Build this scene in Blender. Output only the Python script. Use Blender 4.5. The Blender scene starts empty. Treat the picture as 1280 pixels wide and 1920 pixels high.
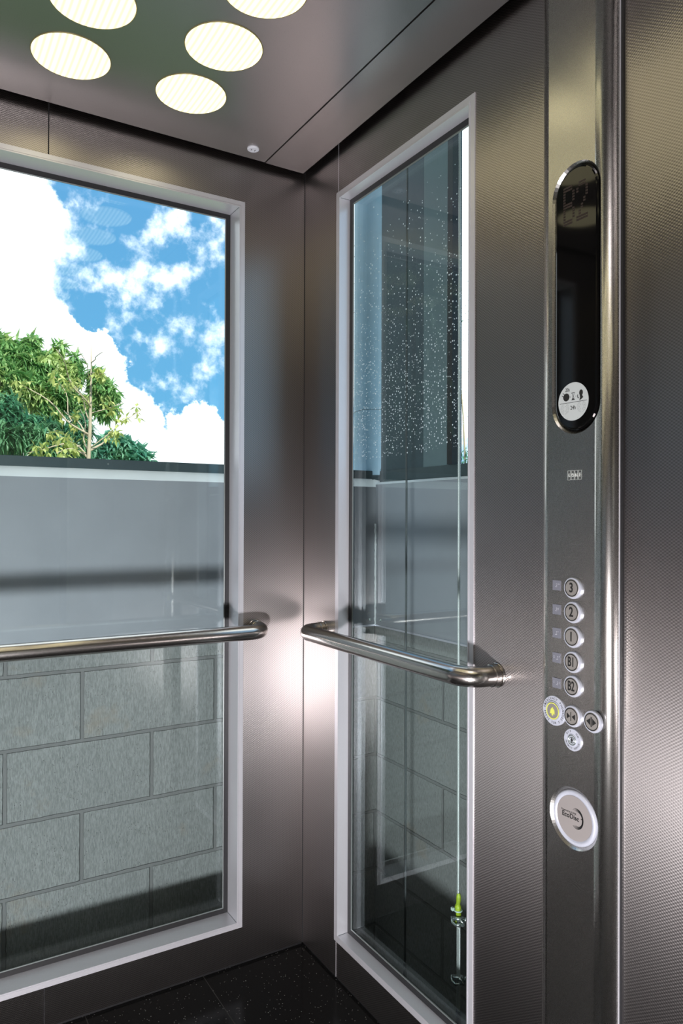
import bpy, bmesh, math, random
from mathutils import Vector, Matrix
random.seed(7)
PI = math.pi
SC = bpy.context.scene
COL = SC.collection

# ------------------------------------------------------------------ dimensions (metres)
W = 1.36            # car width, x from -W to 0
D = 2.02            # car depth, y from -D to 0
ZC = 2.177          # underside of ceiling
CAM = Vector((-0.992, -1.8447, 1.2091))
YAW, PITCH, ROLL = math.radians(31.199), math.radians(0.248), math.radians(0.193)
FPX, SY = 1378.24, 5.43
_F = Vector((math.sin(YAW), math.cos(YAW), 0)); _R = Vector((math.cos(YAW), -math.sin(YAW), 0)); _U = Vector((0, 0, 1))
FW = _F * math.cos(PITCH) + _U * math.sin(PITCH)
_U2 = _U * math.cos(PITCH) - _F * math.sin(PITCH)
RT = _R * math.cos(ROLL) + _U2 * math.sin(ROLL)
UP = _U2 * math.cos(ROLL) - _R * math.sin(ROLL)
def ray(px, py):
    return FW + RT * ((px - 640) / FPX) - UP * ((py - 960 - SY) / FPX)
def hit(px, py, ax, val):
    d = ray(px, py)
    return CAM + d * ((val - CAM[ax]) / d[ax])

# ------------------------------------------------------------------ object helpers
def link(name, me, mat=None, parent=None, **props):
    o = bpy.data.objects.new(name, me)
    COL.objects.link(o)
    if mat is not None and me is not None:
        me.materials.clear(); me.materials.append(mat)
    if parent is not None: o.parent = parent
    for k, v in props.items(): o[k] = v
    return o
def thing(name, loc, label, cat, group=None):
    o = bpy.data.objects.new(name, None); COL.objects.link(o); o.location = loc
    o.empty_display_size = .05
    o['label'] = label; o['category'] = cat
    if group: o['group'] = group
    return o
def struct(name, bm, mat, label=None, parent=None):
    o = obj(name, bm, mat, parent)
    if parent is None: o['kind'] = 'structure'
    if label: o['label'] = label
    return o
def obj(name, bm, mat, parent=None, smooth=False, rel=True, **props):
    """bm is in world coordinates; when a parent is given it is moved into the parent's frame"""
    if parent is not None and rel:
        M = world(parent).inverted()
        bm.transform(M)
    me = bpy.data.meshes.new(name); bm.to_mesh(me); bm.free()
    if smooth:
        for p in me.polygons: p.use_smooth = True
    return link(name, me, mat, parent, **props)
def world(o):
    M = o.matrix_basis.copy()
    while o.parent is not None:
        o = o.parent; M = o.matrix_basis @ M
    return M
def B(): return bmesh.new()
def box(bm, x0, x1, y0, y1, z0, z1):
    v = [bm.verts.new(p) for p in ((x0,y0,z0),(x1,y0,z0),(x1,y1,z0),(x0,y1,z0),(x0,y0,z1),(x1,y0,z1),(x1,y1,z1),(x0,y1,z1))]
    for f in ((3,2,1,0),(4,5,6,7),(0,1,5,4),(1,2,6,5),(2,3,7,6),(3,0,4,7)):
        bm.faces.new([v[i] for i in f])
    return bm
def boxes(*bs):
    bm = B()
    for b in bs: box(bm, *b)
    return bm
def frame_axes(d):
    d = d.normalized()
    a = Vector((0,0,1)) if abs(d.z) < .9 else Vector((1,0,0))
    u = d.cross(a).normalized(); v = d.cross(u).normalized()
    return u, v
def tube(bm, pts, r, n=12, caps=True):
    pts = [Vector(p) for p in pts]
    rr = r if hasattr(r, '__len__') else [r] * len(pts)
    u = None; rings = []
    for i, p in enumerate(pts):
        d = (pts[min(i+1, len(pts)-1)] - pts[max(i-1, 0)]).normalized()
        if u is None: u, v = frame_axes(d)
        else:
            u = (u - d * u.dot(d)).normalized(); v = d.cross(u).normalized()
        v = d.cross(u).normalized()
        rings.append([bm.verts.new(p + (u * math.cos(2*PI*k/n) + v * math.sin(2*PI*k/n)) * rr[i]) for k in range(n)])
    for a, b in zip(rings, rings[1:]):
        for k in range(n):
            bm.faces.new((a[k], a[(k+1) % n], b[(k+1) % n], b[k]))
    if caps:
        bm.faces.new(list(reversed(rings[0]))); bm.faces.new(rings[-1])
    return bm
def torus(bm, c, ax, R, r, n=40, m=10):
    u, v = frame_axes(Vector(ax)); w = Vector(ax).normalized(); rings = []
    for i in range(n):
        a = 2*PI*i/n; dr = u*math.cos(a)+v*math.sin(a)
        rings.append([bm.verts.new(Vector(c)+dr*(R+r*math.cos(2*PI*k/m))+w*r*math.sin(2*PI*k/m)) for k in range(m)])
    for i in range(n):
        a, b = rings[i], rings[(i+1) % n]
        for k in range(m): bm.faces.new((a[k], b[k], b[(k+1)%m], a[(k+1)%m]))
    return bm
def normals(bm):
    bmesh.ops.recalc_face_normals(bm, faces=bm.faces); return bm
# a 2-D frame on the right wall: a = towards the viewer's right (-y), b = up, h = out of the wall (-x)
def PW(a, b, h): return Vector((-h, -a, b))
def lathe_panel(bm, yc, zc, prof, n=48):
    """prof: list of (radius, height above wall); axis normal to right wall"""
    rings = []
    for r, h in prof:
        if r < 1e-6: rings.append([bm.verts.new(Vector((-h, yc, zc)))])
        else: rings.append([bm.verts.new(Vector((-h, yc + r*math.cos(2*PI*k/n), zc + r*math.sin(2*PI*k/n)))) for k in range(n)])
    for a, b in zip(rings, rings[1:]):
        for k in range(n):
            if len(a) == 1 and len(b) == 1: continue
            if len(b) == 1: bm.faces.new((a[k], a[(k+1)%n], b[0]))
            elif len(a) == 1: bm.faces.new((a[0], b[(k+1)%n], b[k]))
            else: bm.faces.new((a[k], a[(k+1)%n], b[(k+1)%n], b[k]))
    return normals(bm)
def text_bm(bm, s, size, ya, zb, h, depth=.0003, sx=1.0, bold=0.0, rot=0.0, align='CENTER'):
    cu = bpy.data.curves.new('t', 'FONT'); cu.body = s; cu.size = size; cu.extrude = depth; cu.offset = bold
    cu.align_x = align; cu.align_y = 'CENTER'; cu.resolution_u = 3
    o = bpy.data.objects.new('t', cu); COL.objects.link(o)
    dg = bpy.context.evaluated_depsgraph_get(); dg.update()
    me = bpy.data.meshes.new_from_object(o.evaluated_get(dg))
    M = Matrix(((0,0,-1,-h),(-1,0,0,ya),(0,1,0,zb),(0,0,0,1))) @ Matrix.Rotation(rot, 4, 'Z') @ Matrix.Diagonal((sx,1,1,1))
    me.transform(M)
    bm.from_mesh(me)
    bpy.data.objects.remove(o); bpy.data.curves.remove(cu); bpy.data.meshes.remove(me)
    return bm
def plate(bm, poly, h0, h1):
    """poly in (y,z) panel coordinates, extruded from height h0 to h1 off the wall"""
    a = [bm.verts.new((-h0, y, z)) for y, z in poly]; b = [bm.verts.new((-h1, y, z)) for y, z in poly]
    n = len(poly)
    bm.faces.new(a); bm.faces.new(list(reversed(b)))
    for k in range(n): bm.faces.new((a[k], b[k], b[(k+1)%n], a[(k+1)%n]))
    return bm
def ring_plate(bm, yc, zc, r0, r1, h0, h1, n=48):
    return lathe_panel(bm, yc, zc, [(r0, h0), (r1, h0), (r1, h1), (r0, h1), (r0, h0)], n)
def boolean(o, cutters):
    for c in cutters:
        m = o.modifiers.new('b', 'BOOLEAN'); m.object = c; m.operation = 'DIFFERENCE'; m.solver = 'EXACT'
    dg = bpy.context.evaluated_depsgraph_get(); dg.update()
    me = bpy.data.meshes.new_from_object(o.evaluated_get(dg))
    o.modifiers.clear(); o.data = me
    for c in cutters: bpy.data.objects.remove(c)

# ------------------------------------------------------------------ materials
class NT:
    def __init__(s, name):
        s.m = bpy.data.materials.new(name); s.m.use_nodes = True
        s.t = s.m.node_tree; s.t.nodes.clear()
        s.out = s.t.nodes.new('ShaderNodeOutputMaterial')
    def n(s, typ, ins=None, **kw):
        nd = s.t.nodes.new('ShaderNode' + typ)
        for k, v in kw.items(): setattr(nd, k, v)
        for k, v in (ins or {}).items():
            sock = nd.inputs[k]
            if isinstance(v, bpy.types.NodeSocket): s.t.links.new(v, sock)
            elif isinstance(v, bpy.types.Node): s.t.links.new(v.outputs[0], sock)
            else:
                if isinstance(v, tuple) and len(v) == 3 and sock.type == 'RGBA': v = v + (1,)
                sock.default_value = v
        return nd
    def math(s, op, a, b=0.0, c=None, clamp=False):
        ins = {0: a, 1: b}
        if c is not None: ins[2] = c
        return s.n('Math', ins, operation=op, use_clamp=clamp).outputs[0]
    def mix(s, f, a, b):
        nd = s.t.nodes.new('ShaderNodeMix'); nd.data_type = 'RGBA'
        for i, v in ((0, f), (6, a), (7, b)):
            if isinstance(v, bpy.types.NodeSocket): s.t.links.new(v, nd.inputs[i])
            else: nd.inputs[i].default_value = (v + (1,)) if isinstance(v, tuple) and len(v) == 3 else v
        return nd.outputs[2]
    def done(s, sh, disp=None):
        s.t.links.new(sh.outputs[0] if isinstance(sh, bpy.types.Node) else sh, s.out.inputs[0]); return s.m
def pos(T):
    g = T.n('NewGeometry'); sp = T.n('SeparateXYZ', {0: g.outputs['Position']})
    return g.outputs['Position'], sp.outputs[0], sp.outputs[1], sp.outputs[2]
def simple(name, col, rough=.5, metal=0., noise=0., nscale=60., spec=.5, bump=0., coat=0.):
    T = NT(name); p, x, y, z = pos(T)
    base = col
    ins = {'Roughness': rough, 'Metallic': metal, 'Specular IOR Level': spec, 'Coat Weight': coat}
    nz = T.n('TexNoise', {'Vector': p, 'Scale': nscale, 'Detail': 5.0})
    if noise:
        base = T.mix(nz.outputs[0], tuple(c*(1-noise) for c in col), tuple(min(1, c*(1+noise)) for c in col))
    ins['Base Color'] = base
    if bump: ins['Normal'] = T.n('Bump', {'Height': nz.outputs[0], 'Strength': 1.0, 'Distance': bump}).outputs[0]
    return T.done(T.n('BsdfPrincipled', ins))

def linen_steel(name, ax, col=(.395, .368, .362), rough=.32, amp=.00013):
    """stainless sheet rolled with a fine staggered dimple pattern; ax = the horizontal axis lying in the sheet"""
    T = NT(name); p, x, y, z = pos(T)
    h = (x, y)[ax]
    ph = T.math('MULTIPLY', h, 2*PI/.0074); pz = T.math('MULTIPLY', z, 2*PI/.0052)
    s = T.math('MULTIPLY', T.math('SINE', ph), T.math('SINE', pz))
    big = T.n('TexNoise', {'Vector': p, 'Scale': 3.0, 'Detail': 1.0}).outputs[0]
    bump = T.n('Bump', {'Height': T.math('ADD', T.math('MULTIPLY', s, .5), T.math('MULTIPLY', big, 6.0)), 'Strength': 1.0, 'Distance': amp})
    c = T.mix(T.math('MULTIPLY_ADD', s, .5, .5), tuple(v*.70 for v in col), tuple(min(1, v*1.28) for v in col))  # dimple shading also put into the colour: hollows darker, crests lighter
    tan = T.n('CombineXYZ', {0: 1.0 - ax, 1: float(ax), 2: 0.0})
    b = T.n('BsdfPrincipled', {'Base Color': c, 'Metallic': 1.0, 'Roughness': rough, 'Normal': bump.outputs[0], 'Anisotropic': .85, 'Tangent': tan})
    return T.done(b)
def brushed_steel(name, col, rough, stretch, amp=.00003, wave=0.0):
    T = NT(name); p, x, y, z = pos(T)
    mp = T.n('Mapping', {'Vector': p, 'Scale': stretch})
    nz = T.n('TexNoise', {'Vector': mp, 'Scale': 1.0, 'Detail': 4.0}).outputs[0]
    big = T.n('TexNoise', {'Vector': p, 'Scale': 2.6, 'Detail': 1.0}).outputs[0]
    bump = T.n('Bump', {'Height': T.math('ADD', nz, T.math('MULTIPLY', big, wave)), 'Strength': 1.0, 'Distance': amp})
    r = T.math('MULTIPLY_ADD', nz, .12, rough - .06)
    c = T.mix(nz, tuple(v*.93 for v in col), tuple(min(1, v*1.06) for v in col))
    return T.done(T.n('BsdfPrincipled', {'Base Color': c, 'Metallic': 1.0, 'Roughness': r, 'Normal': bump.outputs[0]}))

M_wallA = linen_steel('linen_steel_back', 0)
M_wallB = linen_steel('linen_steel_side', 1)
M_ceil = brushed_steel('ceiling_steel', (.43, .41, .405), .30, (900., 900., 900.), amp=.000002, wave=220.0)
M_cop = brushed_steel('panel_steel', (.55, .535, .51), .27, (1800., 1800., 1800.), amp=.0000005)
M_rail = brushed_steel('rail_steel', (.62, .59, .56), .2, (500., 500., 500.))
M_alu = simple('anodised_aluminium', (.66, .66, .70), .38, .6, .03, 300.)
M_alu_edge = simple('aluminium_bead', (.70, .70, .75), .35, .4)
M_bead = simple('grey_glazing_bead', (.16, .18, .18), .4, .3)
M_black = simple('black_gasket', (.008, .008, .009), .5)
M_dark = simple('black_recess', (.006, .006, .007), .8)
M_dkframe = simple('dark_glazing_bar', (.06, .085, .09), .4, .3)
M_white = simple('pale_plastic', (.62, .63, .68), .35)
M_ink = simple('black_print', (.006, .006, .006), .6)
M_face = simple('button_steel', (.33, .31, .29), .45, .6, .04, 900.)
M_ring = simple('button_collar', (.46, .48, .55), .3, .3)
M_yellow = simple('alarm_yellow', (.50, .52, .10), .45)
M_plate = simple('braille_plate', (.15, .155, .185), .5, .2)
M_dot = simple('braille_dot', (.75, .75, .8), .3, .3)
M_gloss = simple('black_glass', (.002, .002, .002), .05, 0., spec=.32)
M_dotm = simple('unlit_matrix', (.022, .013, .012), .5)
M_stick = simple('grey_sticker', (.40, .43, .43), .6)
M_badge = simple('badge_face', (.36, .33, .32), .45, .5)
M_etch = simple('etched_steel', (.72, .76, .74), .5, .5)
M_rope = simple('galvanised_rope', (.50, .53, .51), .42, .5, .2, 500.)
M_rope_dk = simple('dull_rope', (.075, .085, .085), .5, .5, .2, 500.)
M_zinc = simple('zinc_clamp', (.50, .56, .54), .25, .9)
M_tape = simple('yellow_green_tape', (.32, .44, .02), .5, 0., .8, 70.)
M_tie = simple('cable_tie', (.55, .68, .62), .4)
M_pit = simple('dark_pit', (.03, .03, .032), .9, 0., .3, 20.)

# speckled black granite tiles
T = NT('black_granite'); p, x, y, z = pos(T)
v = T.n('TexVoronoi', {'Vector': p, 'Scale': 380.0}); vd = v.outputs['Distance']
sp = T.n('SeparateColor', {0: v.outputs['Color']}).outputs[0]
fl = T.math('MULTIPLY', T.math('GREATER_THAN', sp, .975), T.math('LESS_THAN', vd, .42))
nz = T.n('TexNoise', {'Vector': p, 'Scale': 500., 'Detail': 3.}).outputs[0]
def joint(T, c, off, w=.0011):
    m = T.math('PINGPONG', T.math('ADD', c, off), .15)
    return T.math('LESS_THAN', m, w)
jx = joint(T, x, .294); jy = joint(T, y, .45 + .005)
jj = T.math('MAXIMUM', jx, T.math('MULTIPLY', jy, T.math('LESS_THAN', y, -.3)))
c = T.mix(fl, T.mix(nz, (.002, .002, .002), (.012, .012, .012)), (.16, .16, .15))
c = T.mix(jj, c, (.022, .022, .021))
M_floor = T.done(T.n('BsdfPrincipled', {'Base Color': c, 'Roughness': T.math('MULTIPLY_ADD', jj, .4, .16), 'Specular IOR Level': .13}))

# clear tinted glass, thin slab: transmits straight, reflects more at grazing angles
def glass(name, tint, base=.07, dust=None):
    T = NT(name); p, x, y, z = pos(T)
    fc = T.n('LayerWeight', {'Blend': .5}).outputs['Facing']
    R = T.math('MULTIPLY_ADD', T.math('POWER', fc, 5.0), .85, base)
    tr = T.n('BsdfTransparent', {'Color': tint}); gl = T.n('BsdfGlossy', {'Color': (.92, 1.0, 1.0), 'Roughness': .0})
    sh = T.n('MixShader', {0: R, 1: tr, 2: gl})
    if dust:
        v = T.n('TexVoronoi', {'Vector': T.n('CombineXYZ', {0: y, 1: z, 2: 0.0}), 'Scale': 165.0}, voronoi_dimensions='2D')
        cc = T.n('SeparateColor', {0: v.outputs['Color']})
        dens = T.n('MapRange', {0: z, 1: 2.0, 2: 1.42, 3: .0, 4: .75}).outputs[0]
        cut = T.math('GREATER_THAN', z, 1.36)
        nn = T.n('TexNoise', {'Vector': p, 'Scale': 9., 'Detail': 3.}).outputs[0]
        k = T.math('LESS_THAN', cc.outputs[0], T.math('MULTIPLY', T.math('MULTIPLY', dens, cut), nn))
        rad = T.math('MULTIPLY_ADD', cc.outputs[1], .22, .10)
        k = T.math('MULTIPLY', T.math('MULTIPLY', k, T.math('LESS_THAN', x, .0365)), T.math('LESS_THAN', v.outputs['Distance'], rad))
        sh = T.n('MixShader', {0: T.math('MULTIPLY', k, .7), 1: sh, 2: T.n('BsdfDiffuse', {'Color': (.8, .9, .92)})})
        sh2 = T.n('MixShader', {0: T.math('MULTIPLY', k, .35), 1: sh, 2: T.n('BsdfTranslucent', {'Color': (.8, .9, .92)})})
        sh = sh2
    return T.done(sh)
M_glassA = glass('clear_glass', (.95, .988, .996), .035)
M_glassB = glass('clear_glass_side', (.945, .987, .992), .05, dust=True)

# lamp diffuser: ribbed lens lit from within
T = NT('lamp_diffuser'); p, x, y, z = pos(T)
rib = T.math('MULTIPLY_ADD', T.math('SINE', T.math('MULTIPLY', x, 2*PI/.0125)), .5, .5)
fin = T.math('MULTIPLY_ADD', T.math('SINE', T.math('MULTIPLY', y, 2*PI/.004)), .5, .5)
s = T.math('ADD', T.math('MULTIPLY', rib, .75), T.math('MULTIPLY', fin, .08))
c = T.mix(rib, (1.0, .89, .54), (1.0, .90, .56))
M_lamp = T.done(T.n('Emission', {'Color': c, 'Strength': T.math('ADD', T.math('MULTIPLY', s, 1.3), 1.25)}))
M_lamprim = simple('lamp_rim', (.25, .22, .10), .4, .3)

# concrete block work (ax: horizontal axis in the wall; off: joint phase)
def blockwork(name, ax, off):
    T = NT(name); p, x, y, z = pos(T)
    h = (x, y)[ax]
    vec = T.n('CombineXYZ', {0: T.math('ADD', h, off), 1: T.math('ADD', z, 2.0 - .178), 2: 0.0})
    wob = T.n('TexNoise', {'Vector': p, 'Scale': 40., 'Detail': 3.})
    vec = T.n('VectorMath', {0: vec, 1: T.n('VectorMath', {0: wob.outputs['Color'], 1: (.0045, .0045, 0)}, operation='MULTIPLY')}, operation='ADD')
    br = T.n('TexBrick', {'Vector': vec, 'Scale': 1.0, 'Mortar Size': .0062, 'Mortar Smooth': .35, 'Bias': 0.0, 'Brick Width': .4, 'Row Height': .2,
                          'Color1': (.0, .0, .0), 'Color2': (1., 1., 1.), 'Mortar': (.5, .5, .5)}, offset=.5)
    f = br.outputs['Fac']; cv = br.outputs['Color']
    st = T.n('Mapping', {'Vector': p, 'Scale': (420., 420., 70.)})
    grain = T.n('TexNoise', {'Vector': st, 'Scale': 1.0, 'Detail': 4.0, 'Roughness': .7}).outputs[0]
    pits = T.n('TexVoronoi', {'Vector': T.n('Mapping', {'Vector': p, 'Scale': (1.6, 1.6, 1.)}), 'Scale': 110.}).outputs['Distance']
    pit = T.math('MULTIPLY', T.math('LESS_THAN', pits, .16), T.math('GREATER_THAN', T.n('TexNoise', {'Vector': p, 'Scale': 30.}).outputs[0], .56))
    blot = T.n('TexNoise', {'Vector': p, 'Scale': 5., 'Detail': 4.}).outputs[0]
    base = T.mix(blot, (.23, .24, .23), (.33, .343, .325))
    base = T.mix(T.math('MULTIPLY', T.n('SeparateColor', {0: cv}).outputs[0], .2), base, (.36, .37, .36))
    g2 = T.n('MapRange', {0: grain, 1: .38, 2: .62, 3: .0, 4: .75}).outputs[0]
    base = T.mix(g2, base, (.15, .158, .15))
    rust = T.n('MapRange', {0: T.n('TexNoise', {'Vector': p, 'Scale': 4.3, 'Detail': 5., 'Roughness': .65}).outputs[0], 1: .60, 2: .70, 3: 0., 4: .4}).outputs[0]
    base = T.mix(rust, base, (.30, .24, .17))
    base = T.mix(pit, base, (.09, .09, .085))
    base = T.mix(f, base, (.185, .187, .18))
    hgt = T.math('SUBTRACT', T.math('MULTIPLY', grain, .25), T.math('MULTIPLY_ADD', f, 2.2, T.math('MULTIPLY', pit, .8)))
    bump = T.n('Bump', {'Height': hgt, 'Strength': 1.0, 'Distance': .0022})
    return T.done(T.n('BsdfPrincipled', {'Base Color': base, 'Roughness': .9, 'Specular IOR Level': .2, 'Normal': bump.outputs[0]}))
M_blockA = blockwork('concrete_blocks_back', 0, 4.336)
M_blockB = blockwork('concrete_blocks_side', 1, 4.25)
M_grey = simple('grey_painted_render', (.29, .306, .325), .38, 0., .10, 7., .35)
M_pale = simple('pale_sill_paint', (.86, .90, .89), .5, 0., .1, 14.)
M_col = simple('blue_grey_steel_paint', (.37, .57, .70), .5, 0., .14, 16., .4)
M_clad = simple('dark_teal_cladding', (.03, .055, .065), .45, 0., .25, 9.)
M_clad2 = simple('grey_green_cladding', (.11, .16, .165), .5, 0., .15, 9.)

# ------------------------------------------------------------------ the car: walls, floor, ceiling
WT = .075
A0, A1, WZ0, WZ1 = -1.1743, -.1857, .1014, 2.0663       # outer edge of window A's flange
B0, B1 = -.7212, -.1791                                  # and of window B's
fl_w = .015
def wall_with_hole(hx0, hx1, hz0, hz1, h0, h1, z0, z1, plane0, plane1, ax, seam=None, seam_w=.0014):
    """slab in the plane of axis ax (0: runs along x; 1: runs along y), hole in the middle, vertical seam as a narrow gap"""
    bm = B()
    def bx(a, b, c, d):
        if b - a < 1e-5 or d - c < 1e-5: return
        if ax == 0: box(bm, a, b, plane0, plane1, c, d)
        else: box(bm, plane0, plane1, a, b, c, d)
    bx(h0, hx0, z0, z1); bx(hx1, h1, z0, z1)
    for (c, d) in ((z0, hz0), (hz1, z1)):
        if seam: bx(hx0, seam - seam_w, c, d); bx(seam + seam_w, hx1, c, d)
        else: bx(hx0, hx1, c, d)
    return bm
Z0w, Z1w = .007, 2.33
wb = struct('wall_back', wall_with_hole(A0+fl_w, A1-fl_w, WZ0+fl_w, WZ1-fl_w, -W-WT, .0, Z0w, Z1w, 0, WT, 0, seam=-.688), M_wallA, 'patterned stainless steel back wall around the large window')
bm = wall_with_hole(B0+fl_w, B1-fl_w, WZ0+fl_w, WZ1-fl_w, -D, -.0004, Z0w, Z1w, 0, .040, 1)
wr = struct('wall_right', bm, M_wallB, 'patterned stainless steel side wall with the narrow window and control panel')
struct('wall_left', boxes((-W-WT, -W, -D, 0, Z0w, Z1w)), M_wallB)
struct('wall_front', boxes((-W-WT, -1.14, -D-WT, -D, Z0w, Z1w), (-.22, WT, -D-WT, -D, Z0w, Z1w), (-1.14, -.22, -D-WT, -D, 2.1, Z1w)), M_wallA)
struct('floor', boxes((-W-.02, .02, -D-.02, .02, -.05, 0)), M_floor, 'polished black granite tile floor with glittering flecks')
struct('trim_1', boxes((-W, 0, .004, WT, 0, Z0w), (.004, WT, -D, WT, 0, Z0w), (-W-WT, -W-.004, -D, 0, 0, Z0w)), M_black, 'thin black recessed strip between the walls and the floor')  # black plinth strip set back under the wall sheets
# seam strips
struct('trim_2', boxes((-.6866-.0028, -.6866+.0014, .0012, .002, Z0w, WZ0+.002), (-.6866-.0028, -.6866+.0014, .0012, .002, WZ1-.002, Z1w)), M_dark, 'dark vertical panel joint in the back wall')
struct('trim_3', boxes((-.0006, .0, -.1868, -.1856, Z0w, WZ0), (-.0006, .0, -.1868, -.1856, WZ1, Z1w)), M_alu, 'thin bright vertical panel joint in the side wall')
struct('trim_4', boxes((-.0015, 0.0, -.0015, 0.0, Z0w, Z1w)), M_black, 'fine dark line in the corner where the two walls meet')

# ceiling: a centre sheet and a side strip with a groove between
g = .023
struct('ceiling', boxes((-W+.15, -.1395, -D+g, -g-.003, ZC, ZC+.03), ), M_ceil, 'brushed stainless steel ceiling panel with round lights')
struct('ceiling_strip', boxes((-.1365, -.020, -D+g, -g-.003, ZC-.0012, ZC+.03)), M_ceil, 'narrow brushed steel ceiling strip beside the groove')
struct('ceiling_strip_left', boxes((-W+.02, -W+.147, -D+g, -g-.003, ZC-.0012, ZC+.03)), M_ceil)
for o in COL.objects:
    if o.name == 'ceiling_strip': o.name = 'trim_5'
    if o.name == 'ceiling_strip_left': o.name = 'trim_6'
struct('roof', boxes((-W-WT, WT, -D-WT, WT, Z1w, Z1w+.05)), M_dark)
struct('roof_void', boxes((-W+.01, -.01, -D+.01, -.01, ZC+.06, ZC+.07)), M_dark)
for o in COL.objects:
    if o.name == 'roof': o.name = 'ceiling_void'
    if o.name == 'roof_void': o.name = 'ceiling_backing'

# ------------------------------------------------------------------ windows
def window(name, ax, h0, h1, label, M_glass, dp=.063, gi=.0125, fw=.0158):
    """ax 0: in the back wall (depth +y), ax 1: in the side wall (depth +x)"""
    root = bpy.data.objects.new(name, None); COL.objects.link(root)
    root['kind'] = 'structure'; root['label'] = label
    root.location = ((h0+h1)/2, 0, WZ0) if ax == 0 else (0, (h0+h1)/2, WZ0)
    def P(h, d, z): return (h, d, z) if ax == 0 else (d, h, z)
    def ringbm(steps, mitre=True):
        """steps: (inset from outer edge, depth) profile swept round the four sides"""
        bm = B(); rings = []
        for ins, d in steps:
            rings.append([bm.verts.new(P(*q)) for q in ((h0+ins, d, WZ0+ins), (h1-ins, d, WZ0+ins), (h1-ins, d, WZ1-ins), (h0+ins, d, WZ1-ins))])
        for a, b in zip(rings, rings[1:]):
            for k in range(4): bm.faces.new((a[k], a[(k+1)%4], b[(k+1)%4], b[k]))
        return normals(bm)
    obj('window_frame', ringbm([(0, .001), (0, -.0022), (fw-.0043, -.0022), (fw-.0040, -.0012), (fw-.0036, -.0012), (fw-.0034, -.0030), (fw, -.0030), (fw, dp), (fw, dp+.010), (fw-.004, dp+.010), (fw-.004, .001), (0, .001)]), M_alu, root)
    obj('gasket', ringbm([(fw-.0001, dp-.001), (fw+gi, dp-.001), (fw+gi, dp+.0035), (fw-.0001, dp+.0035), (fw-.0001, dp-.001)]), M_black, root)
    obj('bead', ringbm([(fw+gi-.0002, dp), (fw+gi+.0018, dp+.001), (fw+gi+.0018, dp+.0035), (fw+gi-.0002, dp+.0035), (fw+gi-.0002, dp)]), M_bead, root)
    ins = fw + .0002; d0, d1 = dp+.0038, dp+.0098
    b = (h0+ins, h1-ins, d0, d1, WZ0+ins, WZ1-ins) if ax == 0 else (d0, d1, h0+ins, h1-ins, WZ0+ins, WZ1-ins)
    obj('pane', boxes(b), M_glass, root)
    # mitre joints: fine dark cuts across the reveal corners
    bm = B()
    for hh, s in ((h0, 1), (h1, -1)):
        for zz, t in ((WZ0, 1), (WZ1, -1)):
            e = fw + .0004
            a = Vector(P(hh+s*e, .001, zz+t*e)); c = Vector(P(hh+s*e, dp-.0015, zz+t*e))
            tube(bm, [a, c], .0004, 5)
    obj('mitre_joint', bm, M_dkframe, root)
    return root
window('window_1', 0, A0, A1, 'large aluminium framed window in the back wall looking onto blockwork and sky', M_glassA)
window('window_2', 1, B0, B1, 'tall narrow aluminium framed window in the side wall with steel ropes behind', M_glassB, .030, .0135, .0170)

# ------------------------------------------------------------------ handrails
def rail_path(p0, p1, out, o=.070, rb=.045, n=10):
    p0, p1, out = Vector(p0), Vector(p1), Vector(out); d = (p1-p0).normalized()
    pts = [p0, p0 + out*(o-rb)]
    for k in range(1, n+1):
        a = PI/2*k/n; pts.append(p0 + out*(o-rb) + out*rb*math.sin(a) + d*rb*(1-math.cos(a)))
    for k in range(1, 8):
        pts.append(pts[-1].lerp(p1 + out*o - d*rb, .3) if k < 7 else p1 + out*o - d*rb)
    for k in range(1, n+1):
        a = PI/2*k/n; pts.append(p1 + out*(o-rb) + out*rb*math.cos(a) - d*rb*(1-math.sin(a)))
    pts.append(p1)
    return pts
def handrail(p0, p1, out, label):
    r = thing('handrail', Vector(p0), label, 'handrail', None)
    obj('rail', tube(B(), rail_path(p0, p1, out), .0198, 28), M_rail, r, smooth=True)
    for p in (p0, p1):
        p = Vector(p); out = Vector(out)
        bm = B(); tube(bm, [p+out*.0005, p+out*.0040, p+out*.0046], [.0235, .0235, .0228], 36)
        c = obj('wall_flange', bm, M_rail, r)
        bm = B(); tube(bm, [p+out*.0075, p+out*.018, p+out*.0186], [.0214, .0214, .0204], 36)
        obj('collar', bm, M_rail, c)
    return r
ZR = .908
handrail((0, -.120, ZR), (0, -.788, ZR), (-1, 0, 0), 'bent stainless steel handrail across the narrow side window')
handrail((-W+.150, 0, ZR), (-.150, 0, ZR), (0, -1, 0), 'bent stainless steel handrail across the large back window')

# ------------------------------------------------------------------ ceiling lights and socket
LX = (-.420, -.682, -.944); LY0, LP = -.231, -.1965
def ceiling_light(x, y, label, group):
    r = thing('ceiling_light', (x, y, ZC), label, 'ceiling light', group)
    n = 64; bm = B()
    vs = [bm.verts.new((x+.0785*math.cos(2*PI*k/n), y+.0785*math.sin(2*PI*k/n), ZC-.0014)) for k in range(n)]
    c = bm.verts.new((x, y, ZC-.0045))
    mid = [bm.verts.new((x+.05*math.cos(2*PI*k/n), y+.05*math.sin(2*PI*k/n), ZC-.0036)) for k in range(n)]
    top = [bm.verts.new((x+.0785*math.cos(2*PI*k/n), y+.0785*math.sin(2*PI*k/n), ZC)) for k in range(n)]
    for k in range(n):
        j = (k+1) % n
        bm.faces.new((vs[k], mid[k], mid[j], vs[j])); bm.faces.new((mid[k], c, mid[j])); bm.faces.new((top[k], vs[k], vs[j], top[j]))
    obj('diffuser', normals(bm), M_lamp, r, smooth=True)
    bm = B(); torus(bm, (x, y, ZC-.0004), (0,0,1), .0795, .0013, 64, 6)
    obj('rim', bm, M_lamprim, r, smooth=True)
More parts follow.
